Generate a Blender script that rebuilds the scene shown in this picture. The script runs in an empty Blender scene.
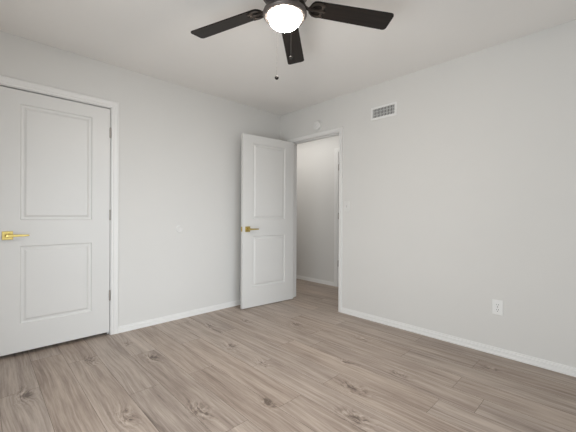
import bpy, bmesh, math, random
from mathutils import Vector, Matrix
random.seed(7)
C = bpy.context.scene.collection
PI = math.pi
R = math.radians

# ------------------------------------------------------------------ camera, world, lights, exposure
XC, YC, HC = 2.92, 3.171, 2.44            # right wall plane, left wall plane, ceiling height
XB, YB = -0.46, -0.57                     # the two walls behind the camera
CAM_H, FPX = 1.0886, 317.16
cam_d = bpy.data.cameras.new('camera')
cam = bpy.data.objects.new('camera', cam_d); C.objects.link(cam)
fw = Vector((0.69585380, 0.71817875, -0.00260054))
rt = Vector((0.71818009, -0.69583488, 0.00558336))
up = Vector((-0.00220030, 0.00575286, 0.99998103))
cam.matrix_world = Matrix(((rt.x, up.x, -fw.x, 0), (rt.y, up.y, -fw.y, 0), (rt.z, up.z, -fw.z, CAM_H), (0, 0, 0, 1)))
cam_d.sensor_width = 36; cam_d.lens = FPX * 36 / 576; cam_d.clip_start = 0.02
bpy.context.scene.camera = cam

W = bpy.data.worlds.new('world'); bpy.context.scene.world = W; W.use_nodes = True
bg = W.node_tree.nodes['Background']; bg.inputs[0].default_value = (0.75, 0.86, 1.0, 1); bg.inputs[1].default_value = 0.05

def area(name, loc, rot, sx, sy, watts, col):
    d = bpy.data.lights.new(name, 'AREA'); d.shape = 'RECTANGLE'; d.size = sx; d.size_y = sy; d.energy = watts; d.color = col
    o = bpy.data.objects.new(name, d); C.objects.link(o); o.location = loc; o.rotation_euler = rot
    return o
ADDED_WIN_A = (0.55, 2.25, 0.55, 2.1)      # unseen window added behind for its light, X range and Z range
ADDED_WIN_B = (-0.42, 1.5, 0.08, 1.25)     # unseen window added low to brighten lower walls, Y range and Z range
TILT = 18                            # tilt of the first added light, aimed down at the lower left wall
a_ = area('added_light_back', ((ADDED_WIN_A[0] + ADDED_WIN_A[1]) / 2, YB - 0.03, (ADDED_WIN_A[2] + ADDED_WIN_A[3]) / 2), (R(90 - TILT), 0, 0), ADDED_WIN_A[1] - ADDED_WIN_A[0] - .1, ADDED_WIN_A[3] - ADDED_WIN_A[2] - .1, 8.0, (0.89, 0.965, 1.03))
a_.data.spread = R(70)  # narrow beam keeps this added light off the upper wall
area('added_light_side', (XB - 0.03, (ADDED_WIN_B[0] + ADDED_WIN_B[1]) / 2, (ADDED_WIN_B[2] + ADDED_WIN_B[3]) / 2), (0, R(-90), 0), ADDED_WIN_B[3] - ADDED_WIN_B[2] - .1, ADDED_WIN_B[1] - ADDED_WIN_B[0] - .1, 36, (0.915, 0.985, 1.03))  # added light filling the unseen low opening
hlo = area('hall_ceiling_light', (3.42, 3.70, HC - 0.02), (0, 0, 0), .45, 2.0, 8.6, (1.0, 0.97, 0.93))
GLOBE_STRENGTH = 130.0

vs = bpy.context.scene.view_settings
vs.view_transform = 'Standard'; vs.look = 'None'; vs.gamma = 1; vs.use_curve_mapping = False
vs.exposure = 0.0

# ------------------------------------------------------------------ materials
def mat(name, col, rough=0.5, metal=0.0, spec=0.5, bump=None, emit=None):
    m = bpy.data.materials.new(name); m.use_nodes = True
    nt = m.node_tree; b = nt.nodes['Principled BSDF']
    b.inputs['Base Color'].default_value = (*col, 1); b.inputs['Roughness'].default_value = rough
    b.inputs['Metallic'].default_value = metal; b.inputs['Specular IOR Level'].default_value = spec
    if emit:
        b.inputs['Emission Color'].default_value = (*emit[0], 1); b.inputs['Emission Strength'].default_value = emit[1]
    tc = nt.nodes.new('ShaderNodeTexCoord')
    if bump:
        n = nt.nodes.new('ShaderNodeTexNoise'); n.inputs['Scale'].default_value = bump[0]; n.inputs['Detail'].default_value = 3
        nt.links.new(tc.outputs['Object'], n.inputs['Vector'])
        bp = nt.nodes.new('ShaderNodeBump'); bp.inputs['Strength'].default_value = bump[1]; bp.inputs['Distance'].default_value = bump[2]
        nt.links.new(n.outputs['Fac'], bp.inputs['Height']); nt.links.new(bp.outputs['Normal'], b.inputs['Normal'])
    # a faint mottling of the colour itself
    n2 = nt.nodes.new('ShaderNodeTexNoise'); n2.inputs['Scale'].default_value = 3.0; n2.inputs['Detail'].default_value = 4
    nt.links.new(tc.outputs['Object'], n2.inputs['Vector'])
    mx = nt.nodes.new('ShaderNodeMix'); mx.data_type = 'RGBA'
    mx.inputs['A'].default_value = (*[c * 0.985 for c in col], 1); mx.inputs['B'].default_value = (*[min(1, c * 1.015) for c in col], 1)
    nt.links.new(n2.outputs['Fac'], mx.inputs['Factor']); nt.links.new(mx.outputs['Result'], b.inputs['Base Color'])
    return m

WALL = mat('wall_paint', (0.735, 0.727, 0.708), 0.75, spec=0.25, bump=(140, 0.12, 0.002))
CEIL = mat('ceiling_paint', (0.90, 0.882, 0.858), 0.9, spec=0.15, bump=(90, 0.2, 0.002))
TRIM = mat('trim_enamel', (0.825, 0.82, 0.808), 0.38)
DOOR = mat('door_enamel', (0.75, 0.745, 0.73), 0.4)
PLASTIC = mat('white_plastic', (0.85, 0.85, 0.84), 0.35)
PALE = mat('off_white_plastic', (0.765, 0.76, 0.745), 0.45)
VENTM = mat('vent_enamel', (0.86, 0.86, 0.85), 0.4)
DARK = mat('painted_duct_shade', (0.03, 0.03, 0.03), 0.9)  # flat black standing in for the shade inside the duct
SLOT = mat('slot_dark', (0.04, 0.035, 0.03), 0.7)
BRASS = mat('satin_brass', (0.55, 0.425, 0.15), 0.3, metal=1.0)
NICKEL = mat('satin_nickel', (0.42, 0.39, 0.36), 0.35, metal=1.0)
BRONZE = mat('dark_bronze', (0.17, 0.15, 0.14), 0.42, metal=0.75)
IRONM = mat('blade_iron_bronze', (0.07, 0.058, 0.05), 0.4, metal=0.7)
CHAINM = mat('darkened_chain_metal', (0.022, 0.02, 0.018), 0.7, spec=.2)  # chain metal darkened in colour against the nearby globe's glare
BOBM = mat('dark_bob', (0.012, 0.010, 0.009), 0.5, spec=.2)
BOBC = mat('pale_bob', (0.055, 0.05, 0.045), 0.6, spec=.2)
CHAINL = mat('painted_lit_chain_metal', (0.32, 0.30, 0.27), 0.5, metal=.3)  # same kind of chain, light on it put into a paler colour
GLOBE = mat('lit_opal_glass', (0.95, 0.94, 0.92), 0.3, emit=((1.0, 0.915, 0.82), GLOBE_STRENGTH))
LED = mat('grey_ring', (0.55, 0.55, 0.54), 0.5)

def blade_wood():
    m = bpy.data.materials.new('espresso_blade'); m.use_nodes = True
    nt = m.node_tree; b = nt.nodes['Principled BSDF']; b.inputs['Roughness'].default_value = 0.45; b.inputs['Specular IOR Level'].default_value = 0.3
    tc = nt.nodes.new('ShaderNodeTexCoord'); mp = nt.nodes.new('ShaderNodeMapping'); mp.inputs['Scale'].default_value = (2.5, 60, 60)
    n = nt.nodes.new('ShaderNodeTexNoise'); n.inputs['Scale'].default_value = 1; n.inputs['Detail'].default_value = 5
    nt.links.new(tc.outputs['UV'], mp.inputs['Vector']); nt.links.new(mp.outputs['Vector'], n.inputs['Vector'])
    r = nt.nodes.new('ShaderNodeValToRGB'); r.color_ramp.elements[0].position = .3; r.color_ramp.elements[1].position = .75
    r.color_ramp.elements[0].color = (0.006, 0.0045, 0.0038, 1); r.color_ramp.elements[1].color = (0.018, 0.0128, 0.0106, 1)
    nt.links.new(n.outputs['Fac'], r.inputs['Fac']); nt.links.new(r.outputs['Color'], b.inputs['Base Color'])
    return m
BLADE = blade_wood()

KNOTS = [(0.192, 2.447, 1.0), (0.593, 2.692, .8), (0.89, 2.84, .7), (0.935, 2.438, 1.0), (1.489, 2.191, 1.1), (0.876, 1.60, 1.0),
         (1.488, 1.80, .8), (1.191, 1.386, .6), (1.69, 1.131, 1.1), (1.45, 0.968, 1.1), (1.946, 1.392, .7), (1.614, 2.75, 1.0), (2.255, 2.191, 1.0),
         (0.56, 1.82, 1.0), (2.06, 1.02, .7), (1.95, 2.62, .7), (2.42, 1.55, .8), (2.62, 0.62, .6)]
def floor_wood():
    m = bpy.data.materials.new('grey_brown_planks'); m.use_nodes = True
    nt = m.node_tree; N = nt.nodes; L = nt.links; b = N['Principled BSDF']
    def math_(op, a, c=None, clamp=False):
        n = N.new('ShaderNodeMath'); n.operation = op; n.use_clamp = clamp
        for i, v in enumerate((a, c)):
            if v is None: continue
            if isinstance(v, (int, float)): n.inputs[i].default_value = v
            else: L.new(v, n.inputs[i])
        return n.outputs[0]
    def noise(vec, scale, det, rough=.55, dist=0.0):
        n = N.new('ShaderNodeTexNoise'); n.inputs['Scale'].default_value = scale; n.inputs['Detail'].default_value = det
        n.inputs['Roughness'].default_value = rough; n.inputs['Distortion'].default_value = dist; L.new(vec, n.inputs['Vector']); return n.outputs['Fac']
    geo = N.new('ShaderNodeTexCoord').outputs['Object']
    att = N.new('ShaderNodeAttribute'); att.attribute_name = 'plank_tone'
    sepc = N.new('ShaderNodeSeparateColor'); L.new(att.outputs['Color'], sepc.inputs['Color'])
    t_r, t_g, t_b = sepc.outputs[0], sepc.outputs[1], sepc.outputs[2]
    sx = N.new('ShaderNodeSeparateXYZ'); L.new(geo, sx.inputs[0])
    px, py = sx.outputs[0], sx.outputs[1]
    # knots: the pull of each knot on the grain, and two or three dark eyes in it
    wob = noise(geo, 30, 3)
    wob2 = noise(geo, 55, 2)
    dist = core = None
    rnd = random.Random(3)
    for kx, ky, ks in KNOTS:
        for n_, (ex, ey) in enumerate([(0, 0)] + [(rnd.uniform(-.035, .035), rnd.uniform(-.06, .06)) for _ in range(2)]):
            dx0 = math_('SUBTRACT', px, kx + ex); dy0 = math_('SUBTRACT', py, ky + ey)
            r_ = (0.014, 0.009, 0.007)[n_] * ks
            cx = math_('MULTIPLY', dx0, 1 / r_); cy = math_('MULTIPLY', dy0, 1 / (r_ * 1.5))
            c = math_('ADD', math_('MULTIPLY', cx, cx), math_('MULTIPLY', cy, cy))
            core = c if core is None else math_('MINIMUM', core, c)
            if n_ == 0:
                wx = math_('MULTIPLY', dx0, 1 / (0.036 * ks)); wy = math_('MULTIPLY', dy0, 1 / (0.075 * ks))
                d = math_('ADD', math_('MULTIPLY', wx, wx), math_('MULTIPLY', wy, wy))
                dist = d if dist is None else math_('MINIMUM', dist, d)
    dist = math_('MULTIPLY', dist, math_('ADD', math_('MULTIPLY', wob, 1.6), 0.2))
    near = math_('POWER', 2.718, math_('MULTIPLY', dist, -0.6))
    eye = math_('POWER', 2.718, math_('MULTIPLY', math_('MULTIPLY', core, math_('ADD', math_('MULTIPLY', wob2, 2.6), -0.5)), -0.9), True)
    # along the board the grain wanders a little; each board takes its own stretch of it
    cmbw = N.new('ShaderNodeCombineXYZ'); L.new(px, cmbw.inputs[0]); L.new(math_('MULTIPLY', py, 0.45), cmbw.inputs[1]); L.new(math_('MULTIPLY', t_b, 7.0), cmbw.inputs[2])
    warp = math_('MULTIPLY', math_('SUBTRACT', noise(cmbw.outputs[0], 3.5, 1), .5), 0.045)
    cmb = N.new('ShaderNodeCombineXYZ')
    gx = math_('ADD', math_('ADD', px, warp), math_('MULTIPLY', near, 0.035))
    L.new(gx, cmb.inputs[0]); L.new(math_('MULTIPLY', py, 0.035), cmb.inputs[1]); L.new(math_('MULTIPLY', t_b, 37.0), cmb.inputs[2])
    v = cmb.outputs[0]
    g1 = noise(v, 24, 4, .6, .15)     # broad streaks
    g2 = noise(v, 95, 4, .7)          # fine streaks
    cmb2 = N.new('ShaderNodeCombineXYZ')
    L.new(px, cmb2.inputs[0]); L.new(math_('MULTIPLY', py, 0.25), cmb2.inputs[1]); L.new(math_('MULTIPLY', t_b, 11.0), cmb2.inputs[2])
    g3 = noise(cmb2.outputs[0], 9, 3, .5, .4)   # cloudy patches
    val = math_('ADD', math_('ADD', math_('MULTIPLY', g1, 1.0), math_('MULTIPLY', g2, 1.15)), math_('MULTIPLY', g3, 0.35))
    val = math_('ADD', val, math_('MULTIPLY', math_('SUBTRACT', t_r, 0.5), 0.16))
    cmb3 = N.new('ShaderNodeCombineXYZ')
    L.new(gx, cmb3.inputs[0]); L.new(math_('MULTIPLY', py, 0.35), cmb3.inputs[1])
    fleck = noise(cmb3.outputs[0], 60, 2, .6, .8)
    val = math_('ADD', val, math_('MULTIPLY', near, math_('MULTIPLY', math_('SUBTRACT', fleck, 0.54), 2.6)))
    val = math_('SUBTRACT', val, math_('MULTIPLY', eye, 0.30))
    val = math_('SUBTRACT', val, 0.72, True)
    r = N.new('ShaderNodeValToRGB'); L.new(val, r.inputs['Fac'])
    e = r.color_ramp.elements
    e[0].position = 0.0; e[0].color = (0.135, 0.100, 0.080, 1)
    e[1].position = 1.0; e[1].color = (0.58, 0.495, 0.42, 1)
    for pos, col in ((0.28, (0.278, 0.217, 0.178)), (0.5, (0.382, 0.309, 0.258)), (0.72, (0.475, 0.393, 0.334))):
        k = e.new(pos); k.color = (*col, 1)
    # boards run from greyer to browner
    hs = N.new('ShaderNodeHueSaturation'); L.new(r.outputs['Color'], hs.inputs['Color'])
    L.new(math_('ADD', math_('MULTIPLY', t_g, 0.16), 0.92), hs.inputs['Saturation'])
    L.new(hs.outputs['Color'], b.inputs['Base Color'])
    L.new(math_('ADD', math_('MULTIPLY', g2, 0.15), 0.36), b.inputs['Roughness'])
    b.inputs['Specular IOR Level'].default_value = 0.4
    bp = N.new('ShaderNodeBump'); bp.inputs['Strength'].default_value = 0.12; bp.inputs['Distance'].default_value = 0.0015
    L.new(g2, bp.inputs['Height']); L.new(bp.outputs['Normal'], b.inputs['Normal'])
    return m
PLANK = floor_wood()
SEAM = mat('plank_seam', (0.10, 0.08, 0.065), 0.8)

# ------------------------------------------------------------------ mesh helpers
def obj(name, bm, m, parent=None, smooth=False, bevel=0.0):
    bmesh.ops.recalc_face_normals(bm, faces=bm.faces)
    me = bpy.data.meshes.new(name); bm.to_mesh(me); bm.free()
    for x in (m if isinstance(m, (list, tuple)) else [m]): me.materials.append(x)
    if smooth:
        for p in me.polygons: p.use_smooth = True
    o = bpy.data.objects.new(name, me); C.objects.link(o)
    if parent: o.parent = parent
    if bevel:
        b = o.modifiers.new('bevel', 'BEVEL'); b.width = bevel; b.segments = 2; b.limit_method = 'ANGLE'; b.angle_limit = R(40)
    if smooth:
        s = o.modifiers.new('edges', 'EDGE_SPLIT'); s.split_angle = R(38)
    return o
def empty(name, loc=(0, 0, 0), rz=0):
    o = bpy.data.objects.new(name, None); C.objects.link(o); o.location = loc; o.rotation_euler = (0, 0, rz); o.empty_display_size = .1
    return o
def tag(o, label=None, cat=None, group=None, kind=None):
    if label: o['label'] = label
    if cat: o['category'] = cat
    if group: o['group'] = group
    if kind: o['kind'] = kind
    return o
def box(bm, x0, x1, y0, y1, z0, z1, M=None):
    vs_ = [bm.verts.new(Vector(c) if M is None else M @ Vector(c)) for c in
           ((x0, y0, z0), (x1, y0, z0), (x1, y1, z0), (x0, y1, z0), (x0, y0, z1), (x1, y0, z1), (x1, y1, z1), (x0, y1, z1))]
    return [bm.faces.new([vs_[i] for i in f]) for f in ((0, 3, 2, 1), (4, 5, 6, 7), (0, 1, 5, 4), (1, 2, 6, 5), (2, 3, 7, 6), (3, 0, 4, 7))]
def lathe(bm, prof, n=40, M=None):
    rings = []
    for r, z in prof:
        if r < 1e-6: ring = [bm.verts.new((0, 0, z))]
        else: ring = [bm.verts.new((r * math.cos(2 * PI * i / n), r * math.sin(2 * PI * i / n), z)) for i in range(n)]
        rings.append(ring)
    for a, b in zip(rings, rings[1:]):
        for i in range(n):
            j = (i + 1) % n
            if len(a) == 1 and len(b) == 1: continue
            if len(a) == 1: bm.faces.new((a[0], b[i], b[j]))
            elif len(b) == 1: bm.faces.new((a[i], b[0], a[j]))
            else: bm.faces.new((a[i], b[i], b[j], a[j]))
    for ring in (rings[0], rings[-1]):
        if len(ring) > 1: bm.faces.new(ring)
    if M is not None:
        bmesh.ops.transform(bm, matrix=M, verts=[v for r_ in rings for v in r_])
def tube(bm, pts, rad, n=10, closed=False):
    pts = [Vector(p) for p in pts]; rings = []; m = len(pts)
    rads = rad if isinstance(rad, (list, tuple)) else [rad] * m
    for i, p in enumerate(pts):
        if closed: t = pts[(i + 1) % m] - pts[i - 1]
        else: t = pts[min(i + 1, m - 1)] - pts[max(i - 1, 0)]
        t.normalize()
        a = Vector((0, 0, 1)) if abs(t.z) < .9 else Vector((1, 0, 0))
        u = t.cross(a).normalized(); w = t.cross(u)
        rings.append([bm.verts.new(p + (u * math.cos(2 * PI * k / n) + w * math.sin(2 * PI * k / n)) * rads[i]) for k in range(n)])
    for i in range(m if closed else m - 1):
        a, b = rings[i], rings[(i + 1) % m]
        for k in range(n):
            bm.faces.new((a[k], a[(k + 1) % n], b[(k + 1) % n], b[k]))
    if not closed: bm.faces.new(rings[0]); bm.faces.new(rings[-1])

# ------------------------------------------------------------------ room shell
TH = 0.115
X1H, Y0H, Y1H = 3.92, 1.3, 5.0                # hall behind the doorway
D1 = (0.0755, 0.8405, 2.043)                  # left door: clear opening between jambs, head height
D2 = (2.182, 2.970, 2.036)                    # doorway in the right wall (Y range)
D3 = (2.177, 2.940, 2.049)                    # door across the hall (Y range)
JT = 0.018

# floor: boards laid along Y with 18.85 cm faces, thin dark joints between them
def build_floor():
    bm = bmesh.new(); col = bm.loops.layers.float_color.new('plank_tone')
    W_, LEN, g = 0.1885, 1.22, 0.0008
    x0, x1, y0, y1 = XB - 0.1, X1H + 0.1, YB - 0.1, Y1H + 0.1
    known = {2: 2.03, 4: 2.015, 5: 1.32, 3: 1.353, 7: 1.31, 8: .722, 10: .715, 12: .71}
    dark = {(5, 1.32): .08, (2, 2.03): .12, (8, .722): .2, (7, 1.31): .45}
    k = -5
    while 0.268 + k * W_ < x1:
        a = max(x0, 0.268 + k * W_); b = min(x1, 0.268 + (k + 1) * W_)
        if b > x0:
            y = known.get(k, random.uniform(0, LEN))
            s = y - math.ceil((y - y0) / LEN) * LEN
            while s < y1:
                c0, c1 = max(s, y0), min(s + LEN, y1)
                if c1 - c0 > 0.004:
                    vs_ = [bm.verts.new(p) for p in ((a + g, c0 + g, 0), (b - g, c0 + g, 0), (b - g, c1 - g, 0), (a + g, c1 - g, 0))]
                    f = bm.faces.new(vs_); f.material_index = 0
                    t = [random.random(), random.random(), random.random()]
                    for (kk, yy), tv in dark.items():
                        if kk == k and abs(c1 - yy) < .02: t[0] = tv
                        if kk == k and abs(c0 - yy) < .02: t[0] = max(t[0], .6)
                    for l in f.loops: l[col] = (*t, 1)
                s += LEN
        k += 1
    for f in box(bm, x0, x1, y0, y1, -0.06, -0.0012): f.material_index = 1
    o = obj('floor', bm, [PLANK, SEAM]); tag(o, kind='structure')
    return o
build_floor()

bm = bmesh.new(); box(bm, XB - TH, X1H + TH, YB - TH, Y1H + TH, HC, HC + .08); tag(obj('ceiling', bm, CEIL), kind='structure')

def wall_boxes(bm, axis, p0, p1, a0, a1, opening=None):
    """a wall slab between p0 and p1, running a0..a1 along the other axis, with one opening (u0,u1,z0,z1)"""
    rects = [(a0, a1, 0, HC)]
    if opening:
        u0, u1, z0, z1 = opening
        rects = [(a0, u0, 0, HC), (u1, a1, 0, HC), (u0, u1, z1, HC)] + ([(u0, u1, 0, z0)] if z0 > 0 else [])
    for u0, u1, z0, z1 in rects:
        if axis == 'y': box(bm, u0, u1, p0, p1, z0, z1)
        else: box(bm, p0, p1, u0, u1, z0, z1)
def wall(name, *a):
    bm = bmesh.new(); wall_boxes(bm, *a); bmesh.ops.remove_doubles(bm, verts=bm.verts, dist=1e-5)
    return tag(obj(name, bm, WALL), kind='structure')
wall('wall_left', 'y', YC, YC + TH, XB - TH, XC, (D1[0] - JT, D1[1] + JT, 0, D1[2] + JT))
wall('wall_right', 'x', XC, XC + TH, YB - TH, Y1H, (D2[0] - JT, D2[1] + JT, 0, D2[2] + JT))
wall('wall_back', 'y', YB - TH, YB, XB - TH, XC, ADDED_WIN_A)
wall('wall_near', 'x', XB - TH, XB, YB, YC, ADDED_WIN_B)
wall('wall_hall', 'x', X1H, X1H + TH, Y0H - TH, Y1H + TH, (D3[0] - JT, D3[1] + JT, 0, D3[2] + JT))
wall('wall_hall_end', 'y', Y1H, Y1H + TH, XC, X1H)
wall('wall_hall_entry', 'y', Y0H - TH, Y0H, XC + TH, X1H)
bm = bmesh.new(); box(bm, D1[0] - .1, D1[1] + .1, YC + TH, YC + TH + .03, 0, HC); tag(obj('wall_closet', bm, WALL), kind='structure')
bm = bmesh.new(); box(bm, X1H + TH, X1H + TH + .03, D3[0] - .1, D3[1] + .1, 0, HC); tag(obj('wall_hall_room', bm, WALL), kind='structure')

# unseen windows added for light in the two walls behind the camera
def window(name, axis, p, u0, u1, z0, z1, inward):
    bm = bmesh.new()
    d0, d1 = sorted((p - inward * 0.075, p - inward * 0.035))
    def bb(a0, a1, b0, b1):
        if axis == 'y': box(bm, a0, a1, d0, d1, b0, b1)
        else: box(bm, d0, d1, a0, a1, b0, b1)
    t = 0.045
    bb(u0, u0 + t, z0, z1); bb(u1 - t, u1, z0, z1); bb(u0 + t, u1 - t, z0, z0 + t); bb(u0 + t, u1 - t, z1 - t, z1)
    zm = (z0 + z1) / 2; bb(u0 + t, u1 - t, zm - .02, zm + .02)
    tag(obj(name, bm, TRIM), kind='structure')
window('added_window_1', 'y', YB, *ADDED_WIN_A, 1)
window('added_window_2', 'x', XB, *ADDED_WIN_B, 1)

# casings: a stepped moulding swept round three sides of an opening, mitred at the corners
CW = 0.0635
CPROF = [(0, 0), (0, .009), (.003, .011), (.017, .011), (.021, .0145), (.044, .016), (.050, .019), (.059, .019), (.0635, .015), (.0635, 0)]
def casing(name, axis, p, inward, u0, u1, zt, sc=1.0):
    bm = bmesh.new(); rv = 0.005; loops = []
    for t, d in CPROF:
        t *= sc
        q = p + inward * d
        pts = [(u0 - rv - t, 0), (u0 - rv - t, zt + rv + t), (u1 + rv + t, zt + rv + t), (u1 + rv + t, 0)]
        loops.append([bm.verts.new((u, q, z) if axis == 'y' else (q, u, z)) for u, z in pts])
    for a, b in zip(loops, loops[1:]):
        for i in range(3): bm.faces.new((a[i], a[i + 1], b[i + 1], b[i]))
    bm.faces.new([l[0] for l in loops]); bm.faces.new([l[3] for l in loops])
    return tag(obj(name, bm, TRIM), kind='structure')
def jamb(name, axis, p0, p1, u0, u1, zt, stop=None):
    bm = bmesh.new()
    def bb(a0, a1, q0, q1, b0, b1):
        if axis == 'y': box(bm, a0, a1, q0, q1, b0, b1)
        else: box(bm, q0, q1, a0, a1, b0, b1)
    bb(u0 - JT + .001, u0, p0, p1, 0, zt); bb(u1, u1 + JT - .001, p0, p1, 0, zt); bb(u0 - JT + .001, u1 + JT - .001, p0, p1, zt, zt + JT - .001)
    if stop:
        s0, s1 = stop
        bb(u0, u0 + .011, s0, s1, 0, zt); bb(u1 - .011, u1, s0, s1, 0, zt); bb(u0 + .011, u1 - .011, s0, s1, zt - .011, zt)
    return tag(obj(name, bm, TRIM), kind='structure')
casing('trim_1', 'y', YC, -1, *D1, sc=.95)
jamb('trim_2', 'y', YC, YC + TH, *D1, stop=(YC + .040, YC + .075))
casing('trim_3', 'x', XC, -1, *D2, sc=.66)
casing('trim_4', 'x', XC + TH, 1, *D2)
jamb('trim_5', 'x', XC, XC + TH, *D2, stop=(XC + .040, XC + .075))
casing('trim_6', 'x', X1H, -1, *D3)
jamb('trim_7', 'x', X1H, X1H + TH, *D3, stop=(X1H + .040, X1H + .075))

# baseboards with a rounded shoe at the floor
BPROF = [(0, 0), (.017, 0), (.017, .012), (.012, .018), (.011, .041), (.005, .0445), (.004, .056), (0, .058)]
def baseboard(name, axis, p, inward, spans):
    bm = bmesh.new()
    for a0, a1 in spans:
        r0 = []; r1 = []
        for d, z in BPROF:
            q = p + inward * d
            r0.append(bm.verts.new((a0, q, z) if axis == 'y' else (q, a0, z))); r1.append(bm.verts.new((a1, q, z) if axis == 'y' else (q, a1, z)))
        n = len(BPROF)
        for i in range(n): bm.faces.new((r0[i], r0[(i + 1) % n], r1[(i + 1) % n], r1[i]))
        bm.faces.new(r0); bm.faces.new(r1)
    return tag(obj(name, bm, TRIM), kind='structure')
CO = CW + .005
baseboard('baseboard_left', 'y', YC, -1, [(XB, D1[0] - CW * .95 - .005), (D1[1] + CW * .95 + .005, XC)])
baseboard('baseboard_right', 'x', XC, -1, [(YB, D2[0] - CW * .66 - .005), (D2[1] + CO, YC - .018)])
baseboard('baseboard_hall', 'x', X1H, -1, [(Y0H, D3[0] - CO), (D3[1] + CO, Y1H)])
baseboard('baseboard_back', 'y', YB, 1, [(XB, XC - .018)])
baseboard('baseboard_near', 'x', XB, 1, [(YB + .018, YC - .018)])

# ------------------------------------------------------------------ doors
DW, DT = 0.757, 0.035
PANELS = ((0.24, 0.84), (1.04, 1.93))          # heights of the two raised panels above the floor
STILE = 0.1385
def door_slab(bm, z0, z1):
    xs = [0, STILE, DW - STILE, DW]; zs = [z0, PANELS[0][0], PANELS[0][1], PANELS[1][0], PANELS[1][1], z1]
    for y in (0, -DT):
        g = [[bm.verts.new((x, y, z)) for x in xs] for z in zs]
        for i in range(5):
            for j in range(3):
                if j == 1 and i in (1, 3): continue
                bm.faces.new((g[i][j], g[i][j + 1], g[i + 1][j + 1], g[i + 1][j]))
    b = [(0, z0), (DW, z0), (DW, z1), (0, z1)]
    for (xa, za), (xb, zb) in zip(b, b[1:] + b[:1]):
        bm.faces.new([bm.verts.new(c) for c in ((xa, 0, za), (xb, 0, zb), (xb, -DT, zb), (xa, -DT, za))])
    bmesh.ops.remove_doubles(bm, verts=bm.verts, dist=1e-5)
PRING = [(0, 0), (.003, .007), (.008, .0105), (.017, .0115), (.024, .0105), (.034, .004), (.038, .002), (.042, .0018)]
def door_panel(bm, z0, z1):
    for y, s in ((0, -1), (-DT, 1)):
        loops = []
        for t, d in PRING:
            yy = y + s * d
            loops.append([bm.verts.new((x, yy, z)) for x, z in ((STILE + t, z0 + t), (DW - STILE - t, z0 + t), (DW - STILE - t, z1 - t), (STILE + t, z1 - t))])
        for a, b in zip(loops, loops[1:]):
            for i in range(4): bm.faces.new((a[i], a[(i + 1) % 4], b[(i + 1) % 4], b[i]))
        bm.faces.new(loops[-1])
def hinge(bm, x, y, zc, s):
    """five-knuckle barrel with two leaves let into the edge"""
    h = 0.089
    for k in range(5):
        z0 = zc - h / 2 + k * h / 5
        lathe(bm, [(.0063, z0 + .0006), (.0063, z0 + h / 5 - .0006)], 14, Matrix.Translation((x, y, 0)))
    lathe(bm, [(0, zc + h / 2), (.005, zc + h / 2), (.0045, zc + h / 2 + .003), (0, zc + h / 2 + .004)], 14, Matrix.Translation((x, y, 0)))
    lathe(bm, [(0, zc - h / 2 - .004), (.0045, zc - h / 2 - .003), (.005, zc - h / 2), (0, zc - h / 2)], 14, Matrix.Translation((x, y, 0)))
    box(bm, -.0012, .0, min(y, y - s * .032), max(y, y - s * .032), zc - h / 2, zc + h / 2)
def lever(door, x, z, y, s):
    """square rose, round neck, flat tapering lever pointing to the hinge side"""
    hd = empty('door_handle'); hd.parent = door
    bm = bmesh.new(); box(bm, x - .032, x + .032, min(y, y + s * .009), max(y, y + s * .009), z - .032, z + .032)
    obj('rose', bm, BRASS, hd, bevel=.0025)
    M = Matrix.Translation((x, y, z)) @ Matrix.Rotation(R(-90) * s, 4, 'X')
    bm = bmesh.new(); lathe(bm, [(.0145, .009), (.0135, .016), (.0105, .022), (.0105, .050), (.0125, .056), (.011, .060), (0, .060)], 24, M)
    obj('neck', bm, BRASS, hd, smooth=True)
    bm = bmesh.new()
    st = [(.012, .0105, .046, .060), (.0, .0110, .047, .0615), (-.03, .0095, .049, .0615), (-.08, .0078, .051, .061), (-.118, .0065, .052, .0595), (-.124, .0045, .0535, .0585)]
    rings = []
    for dx, hz, d0, d1 in st:
        rings.append([bm.verts.new(c) for c in ((x + dx, y + s * d0, z - hz), (x + dx, y + s * d1, z - hz), (x + dx, y + s * d1, z + hz), (x + dx, y + s * d0, z + hz))])
    for a, b in zip(rings, rings[1:]):
        for i in range(4): bm.faces.new((a[i], a[(i + 1) % 4], b[(i + 1) % 4], b[i]))
    bm.faces.new(rings[0]); bm.faces.new(rings[-1])
    obj('lever', bm, BRASS, hd, bevel=.002)
    return hd
def door(name, loc, rz, z0, z1, pin, handle_label):
    o = empty(name, loc, rz)
    bm = bmesh.new(); door_slab(bm, z0, z1); obj('slab', bm, DOOR, o)
    for a, b in PANELS:
        bm = bmesh.new(); door_panel(bm, a, b); obj('panel', bm, DOOR, o)
    y, s = (0.0045, 1) if pin > 0 else (-DT - .0045, -1)
    for zc in (0.357, 1.081, 1.822):
        bm = bmesh.new(); hinge(bm, -.0015, y, zc, s); obj('hinge', bm, NICKEL, o, smooth=True)
    for yy, ss in ((0, 1), (-DT, -1)):
        lever(o, DW - .066, .924, yy, ss)
    bm = bmesh.new(); box(bm, DW, DW + .0012, -DT / 2 - .0125, -DT / 2 + .0125, .924 - .028, .924 + .028)
    box(bm, DW, DW + .008, -DT / 2 - .006, -DT / 2 + .006, .924 - .008, .924 + .008)
    obj('latch_plate', bm, BRASS, o)
    return o
d = door('door_1', (D1[1] - .005, YC + .0015, 0), PI, .028, 2.033, 1, '')
tag(d, 'closed white two-panel door with brass lever, in the left wall', 'door', kind='structure')
ang = math.atan2(2.975 - 2.902, 2.155 - 2.911)
d = door('door_2', (2.911, 2.902, 0), ang, .007, 2.027, -1, '')
tag(d, 'white two-panel door standing open beside the doorway', 'door', kind='structure')
d = door('door_3', (X1H + DT + .0005, D3[1] - .003, 0), R(-90), .014, 2.045, -1, '')
tag(d, 'edge of a white door across the hallway', 'door', kind='structure')

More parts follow.
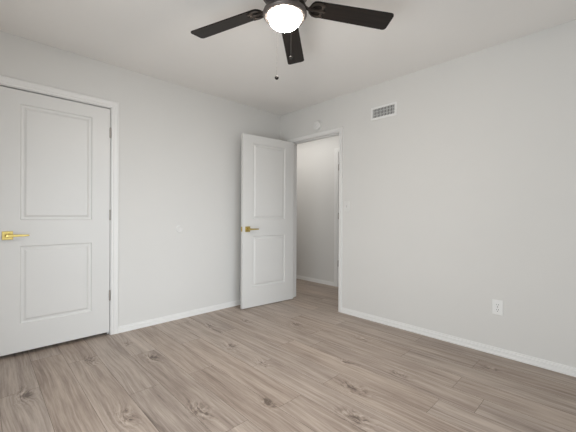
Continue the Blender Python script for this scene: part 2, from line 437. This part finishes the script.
# ------------------------------------------------------------------ ceiling fan with light
FX, FY, FZ = 1.199, 1.2715, 2.25
fan = empty('ceiling_fan', (FX, FY, HC))
tag(fan, 'dark bronze ceiling fan with espresso blades and a lit white dome light', 'ceiling fan')
def fz(z): return z - HC
bm = bmesh.new()
lathe(bm, [(.085, 0), (.088, fz(2.425)), (.088, fz(2.405)), (.115, fz(2.395)), (.132, fz(2.375)), (.135, fz(2.345)), (.135, fz(2.315)), (.128, fz(2.295)), (.10, fz(2.280)), (.0, fz(2.280))], 48)
obj('motor_housing', bm, BRONZE, fan, smooth=True)
bm = bmesh.new(); lathe(bm, [(.06, fz(2.279)), (.06, fz(2.218)), (0, fz(2.218))], 36); obj('switch_housing', bm, BRONZE, fan, smooth=True)
bm = bmesh.new()
lathe(bm, [(0, fz(2.217)), (.078, fz(2.217)), (.106, fz(2.213)), (.117, fz(2.205)), (.1212, fz(2.195)), (.1205, fz(2.188)), (.1165, fz(2.184)), (.117, fz(2.181)), (.1125, fz(2.176)), (.103, fz(2.1735)), (.0900, fz(2.1755)), (.0900, fz(2.186)), (0, fz(2.187))], 64)
obj('light_fitter', bm, BRONZE, fan, smooth=True)
bm = bmesh.new()
pr_ = [(.0880, fz(2.186)), (.0885, fz(2.172))]
for i in range(1, 15):
    a = (PI / 2) * i / 14
    pr_.append((0.0885 * math.cos(a) ** 0.85 if i < 14 else 0, fz(2.170) - .0545 * math.sin(a)))
lathe(bm, pr_, 56); o = obj('lamp_globe', bm, GLOBE, fan, smooth=True); o['label'] = 'glowing white glass dome'
# blades
def blade_outline():
    r0, r1, w0, w1 = .140, .626, .0525, .0615
    pts = []
    for i in range(9):                      # root, a half round
        a = PI / 2 + PI * i / 8
        pts.append((r0 + .035 + .035 * math.cos(a), w0 * math.sin(a)))
    for i in range(6):
        a = -PI / 2 + (PI / 2) * i / 5
        pts.append((r1 - .02 + .02 * math.cos(a), -w1 + .02 + .02 * math.sin(a)))
    for i in range(6):
        a = (PI / 2) * i / 5
        pts.append((r1 - .02 + .02 * math.cos(a), w1 - .02 + .02 * math.sin(a)))
    return pts
PITCH = R(-10.26); DROOP = R(2.3)
def make_blade(th):
    M = Matrix.Rotation(th, 4, 'Z') @ Matrix.Translation((0, 0, fz(FZ))) @ Matrix.Rotation(DROOP, 4, 'Y') @ Matrix.Rotation(PITCH, 4, 'X')
    bm = bmesh.new(); uv = bm.loops.layers.uv.new('UVMap')
    ol = blade_outline(); t = .0030
    top = [bm.verts.new((x, y, t)) for x, y in ol]; bot = [bm.verts.new((x, y, -t)) for x, y in ol]
    fs = [bm.faces.new(top), bm.faces.new(bot[::-1])]
    n = len(ol)
    for i in range(n): fs.append(bm.faces.new((bot[i], bot[(i + 1) % n], top[(i + 1) % n], top[i])))
    for f in fs:
        for l in f.loops: l[uv].uv = (l.vert.co.x, l.vert.co.y)
    bmesh.ops.transform(bm, matrix=M, verts=bm.verts)
    b = obj('blade', bm, BLADE, fan)
    # iron: an arm out of the motor that opens into a scrolled bracket under the blade root
    bm = bmesh.new()
    Z = -.0065
    Mi = M.inverted() @ Matrix.Rotation(th, 4, 'Z')
    inner = Mi @ Vector((.088, 0, fz(2.285)))
    tube(bm, [inner, inner.lerp(Vector((.112, 0, .012)), .6), (.116, 0, .002), (.132, 0, Z), (.155, 0, Z)], [.011, .010, .009, .009, .009], 10)
    for s in (-1, 1):
        arc = []
        for i in range(15):
            a = -2.6 + 4.1 * i / 14
            arc.append((.180 + .028 * math.cos(a) * 1.15, s * (.022 + .021 * math.sin(a)), Z))
        tube(bm, arc, .0052, 8)
        tube(bm, [(.138, s * .004, Z), (.146, s * .022, Z), (.164, s * .039, Z), (.190, s * .045, Z), (.215, s * .036, Z)], [.007, .0065, .006, .0055, .007], 8)
    tube(bm, [(.150, 0, Z), (.183, 0, Z), (.222, 0, Z)], [.009, .0065, .008], 8)
    for x, y in ((.215, .036), (.215, -.036), (.224, 0)):
        lathe(bm, [(0, Z - .008), (.006, Z - .006), (.0075, Z - .001), (.0075, -.0030), (0, -.0030)], 14, Matrix.Translation((x, y, 0)))
    bmesh.ops.transform(bm, matrix=M, verts=bm.verts)
    obj('blade_iron', bm, IRONM, b, smooth=True)
for k in range(5): make_blade(R(110.7 - 72 * k))
# pull chains
def pull_chain(x, y, ztop, zbob, m, r, lab, cm):
    bm = bmesh.new(); z = ztop
    tube(bm, [(x, y, fz(ztop)), (x, y, fz(zbob))], .0005, 6)
    while z > zbob:
        bmesh.ops.create_icosphere(bm, subdivisions=1, radius=.0008, matrix=Matrix.Translation((x, y, fz(z)))); z -= .0034
    ch = obj('pull_chain', bm, cm, fan, smooth=True)
    bm = bmesh.new(); pts = [(0, fz(zbob) + r * 1.25), (r * .3, fz(zbob) + r * 1.15), (r * .45, fz(zbob) + r * .9)]
    for i in range(12):
        a = PI * .36 - (PI * .86) * i / 11
        pts.append((r * math.cos(a) if i < 11 else 0, fz(zbob) + r * math.sin(a)))
    lathe(bm, pts, 24, Matrix.Translation((x, y, 0)))
    bb = obj('chain_bob', bm, m, ch, smooth=True); bb['label'] = lab
def fan_off(side, fwd):   # offset from the fan axis: across the view and along it, in metres
    f2 = Vector((fw.x, fw.y)).normalized(); r2 = Vector((f2.y, -f2.x))
    v = r2 * side + f2 * fwd; return v.x, v.y
c1 = fan_off(-.047, .114); c2 = fan_off(.034, -.114)
pull_chain(*c1, 2.190, 1.894, BOBM, .0115, 'dark round bob', CHAINM)
pull_chain(*c2, 2.190, 1.8975, BOBC, .0085, 'pale bob', CHAINL)

# ------------------------------------------------------------------ small fittings on the walls
def rx(loc):    # frame on the right wall: local x runs along -Y (to the right in view), local y into the room
    e_ = empty('x', loc, R(90)); return e_
# air vent
vent = rx((XC, 1.634, 2.140)); vent.name = 'air_vent'
tag(vent, 'white rectangular air vent high on the right wall', 'air vent')
VW, VH, FR = .285, .132, .022
bm = bmesh.new(); w, h = VW / 2, VH / 2
rings = []
for t, dpt in ((0, 0), (0, .004), (.004, .0075), (FR - .004, .0095), (FR, .008), (FR, .0)):
    rings.append([bm.verts.new((x, dpt, z)) for x, z in ((-w + t, -h + t), (w - t, -h + t), (w - t, h - t), (-w + t, h - t))])
for a, b in zip(rings, rings[1:]):
    for i in range(4): bm.faces.new((a[i], a[(i + 1) % 4], b[(i + 1) % 4], b[i]))
obj('frame', bm, VENTM, vent)
bm = bmesh.new(); box(bm, -w + FR, w - FR, .0003, .0012, -h + FR, h - FR); o = obj('backing', bm, DARK, vent); o['label'] = 'dark sheet painted as duct shade behind the louvres'
nv = 15
for i in range(nv):
    bm = bmesh.new(); x = -w + FR + (i + .5) * (VW - 2 * FR) / nv
    M = Matrix.Translation((x, .0055, 0)) @ Matrix.Rotation(R(-20), 4, 'Z')
    box(bm, -.0008, .0008, -.0042, .0042, -h + FR, h - FR, M); obj('vane', bm, VENTM, vent)
for z in (-.017, .017):
    bm = bmesh.new(); box(bm, -w + FR, w - FR, .0020, .0050, z - .0016, z + .0016); obj('crossbar', bm, VENTM, vent)
bm = bmesh.new(); box(bm, w - FR - .012, w - FR - .006, .008, .018, -.008, .008); obj('damper_lever', bm, VENTM, vent)

# round detector above the doorway
det = rx((XC, 2.500, 2.168)); det.name = 'smoke_detector'
tag(det, 'small round white detector on the wall above the doorway', 'smoke detector')
Mr = Matrix.Rotation(R(-90), 4, 'X')
bm = bmesh.new(); lathe(bm, [(.060, 0), (.060, .007), (.057, .010), (0, .010)], 48, Mr); obj('base', bm, PALE, det, smooth=True)
bm = bmesh.new(); lathe(bm, [(.052, .010), (.052, .014), (.055, .016), (.055, .024), (.050, .031), (.030, .035), (.0, .036)], 48, Mr); cv = obj('cover', bm, PALE, det, smooth=True)
bm = bmesh.new(); lathe(bm, [(.0, .0355), (.011, .0355), (.011, .038), (.009, .039), (0, .039)], 24, Mr); obj('test_button', bm, PALE, cv, smooth=True)

# light switch
sw = rx((XC, 2.076, 1.190)); sw.name = 'light_switch'
tag(sw, 'white toggle light switch on the wall right of the doorway', 'light switch')
def plate(bm, w, h, d):
    r_ = []
    for t, y in ((0, 0), (0, d * .45), (.003, d), ):
        r_.append([bm.verts.new((x, y, z)) for x, z in ((-w + t, -h + t), (w - t, -h + t), (w - t, h - t), (-w + t, h - t))])
    for a, b in zip(r_, r_[1:]):
        for i in range(4): bm.faces.new((a[i], a[(i + 1) % 4], b[(i + 1) % 4], b[i]))
    bm.faces.new(r_[-1]); bm.faces.new(r_[0])
bm = bmesh.new(); plate(bm, .035, .0575, .006); obj('cover_plate', bm, PALE, sw)
bm = bmesh.new(); box(bm, -.005, .005, .006, .0075, -.012, .012); tg = obj('toggle_bezel', bm, LED, sw)
bm = bmesh.new(); M = Matrix.Translation((0, .006, 0)) @ Matrix.Rotation(R(22), 4, 'X'); box(bm, -.0035, .0035, 0, .015, -.0045, .0045, M); obj('toggle', bm, PALE, tg, bevel=.0012)
for z in (-.030, .030):
    bm = bmesh.new(); lathe(bm, [(.0032, .006), (.0028, .0068), (0, .007)], 14, Matrix.Translation((0, 0, z)) @ Mr); obj('screw', bm, PALE, sw, smooth=True)

# electrical outlet
ol = rx((XC, 0.639, 0.373)); ol.name = 'wall_outlet'
tag(ol, 'white duplex electrical outlet low on the right wall', 'electrical outlet')
bm = bmesh.new(); plate(bm, .037, .059, .006); obj('cover_plate', bm, PLASTIC, ol)
for z in (-.0195, .0195):
    bm = bmesh.new()
    pts = []
    for i in range(32):
        a = 2 * PI * i / 32; pts.append((max(-.0172, min(.0172, .0172 * 1.12 * math.cos(a))), max(-.0135, min(.0135, .0172 * math.sin(a))) + z))
    f0 = [bm.verts.new((x, .0055, zz)) for x, zz in pts]; f1 = [bm.verts.new((x, .0082, zz)) for x, zz in pts]
    bm.faces.new(f1)
    for i in range(32): bm.faces.new((f0[i], f0[(i + 1) % 32], f1[(i + 1) % 32], f1[i]))
    rc = obj('receptacle', bm, PLASTIC, ol)
    for x, hh in ((-.0066, .0038), (.0066, .0032)):
        bm = bmesh.new(); box(bm, x - .0014, x + .0014, .0078, .0085, z + .004 - hh, z + .004 + hh); obj('slot', bm, SLOT, rc)
    bm = bmesh.new(); lathe(bm, [(.0028, .0078), (.0028, .0085), (0, .0085)], 14, Matrix.Translation((0, 0, z - .0085)) @ Mr); obj('ground_hole', bm, SLOT, rc)
bm = bmesh.new(); lathe(bm, [(.0032, .006), (.0028, .0068), (0, .007)], 14, Mr); obj('screw', bm, NICKEL, ol, smooth=True)

# round bumper on the left wall where the closed door's lever would land
bp_ = empty('wall_bumper', (1.497, YC, 0.938), R(180))
tag(bp_, 'small round white doorstop bumper on the bare left wall', 'wall bumper')
bm = bmesh.new(); lathe(bm, [(.041, 0), (.041, .003), (.038, .006), (.027, .0075), (.024, .006), (.012, .0045), (0, .004)], 40, Mr); obj('bumper_disc', bm, PALE, bp_, smooth=True)
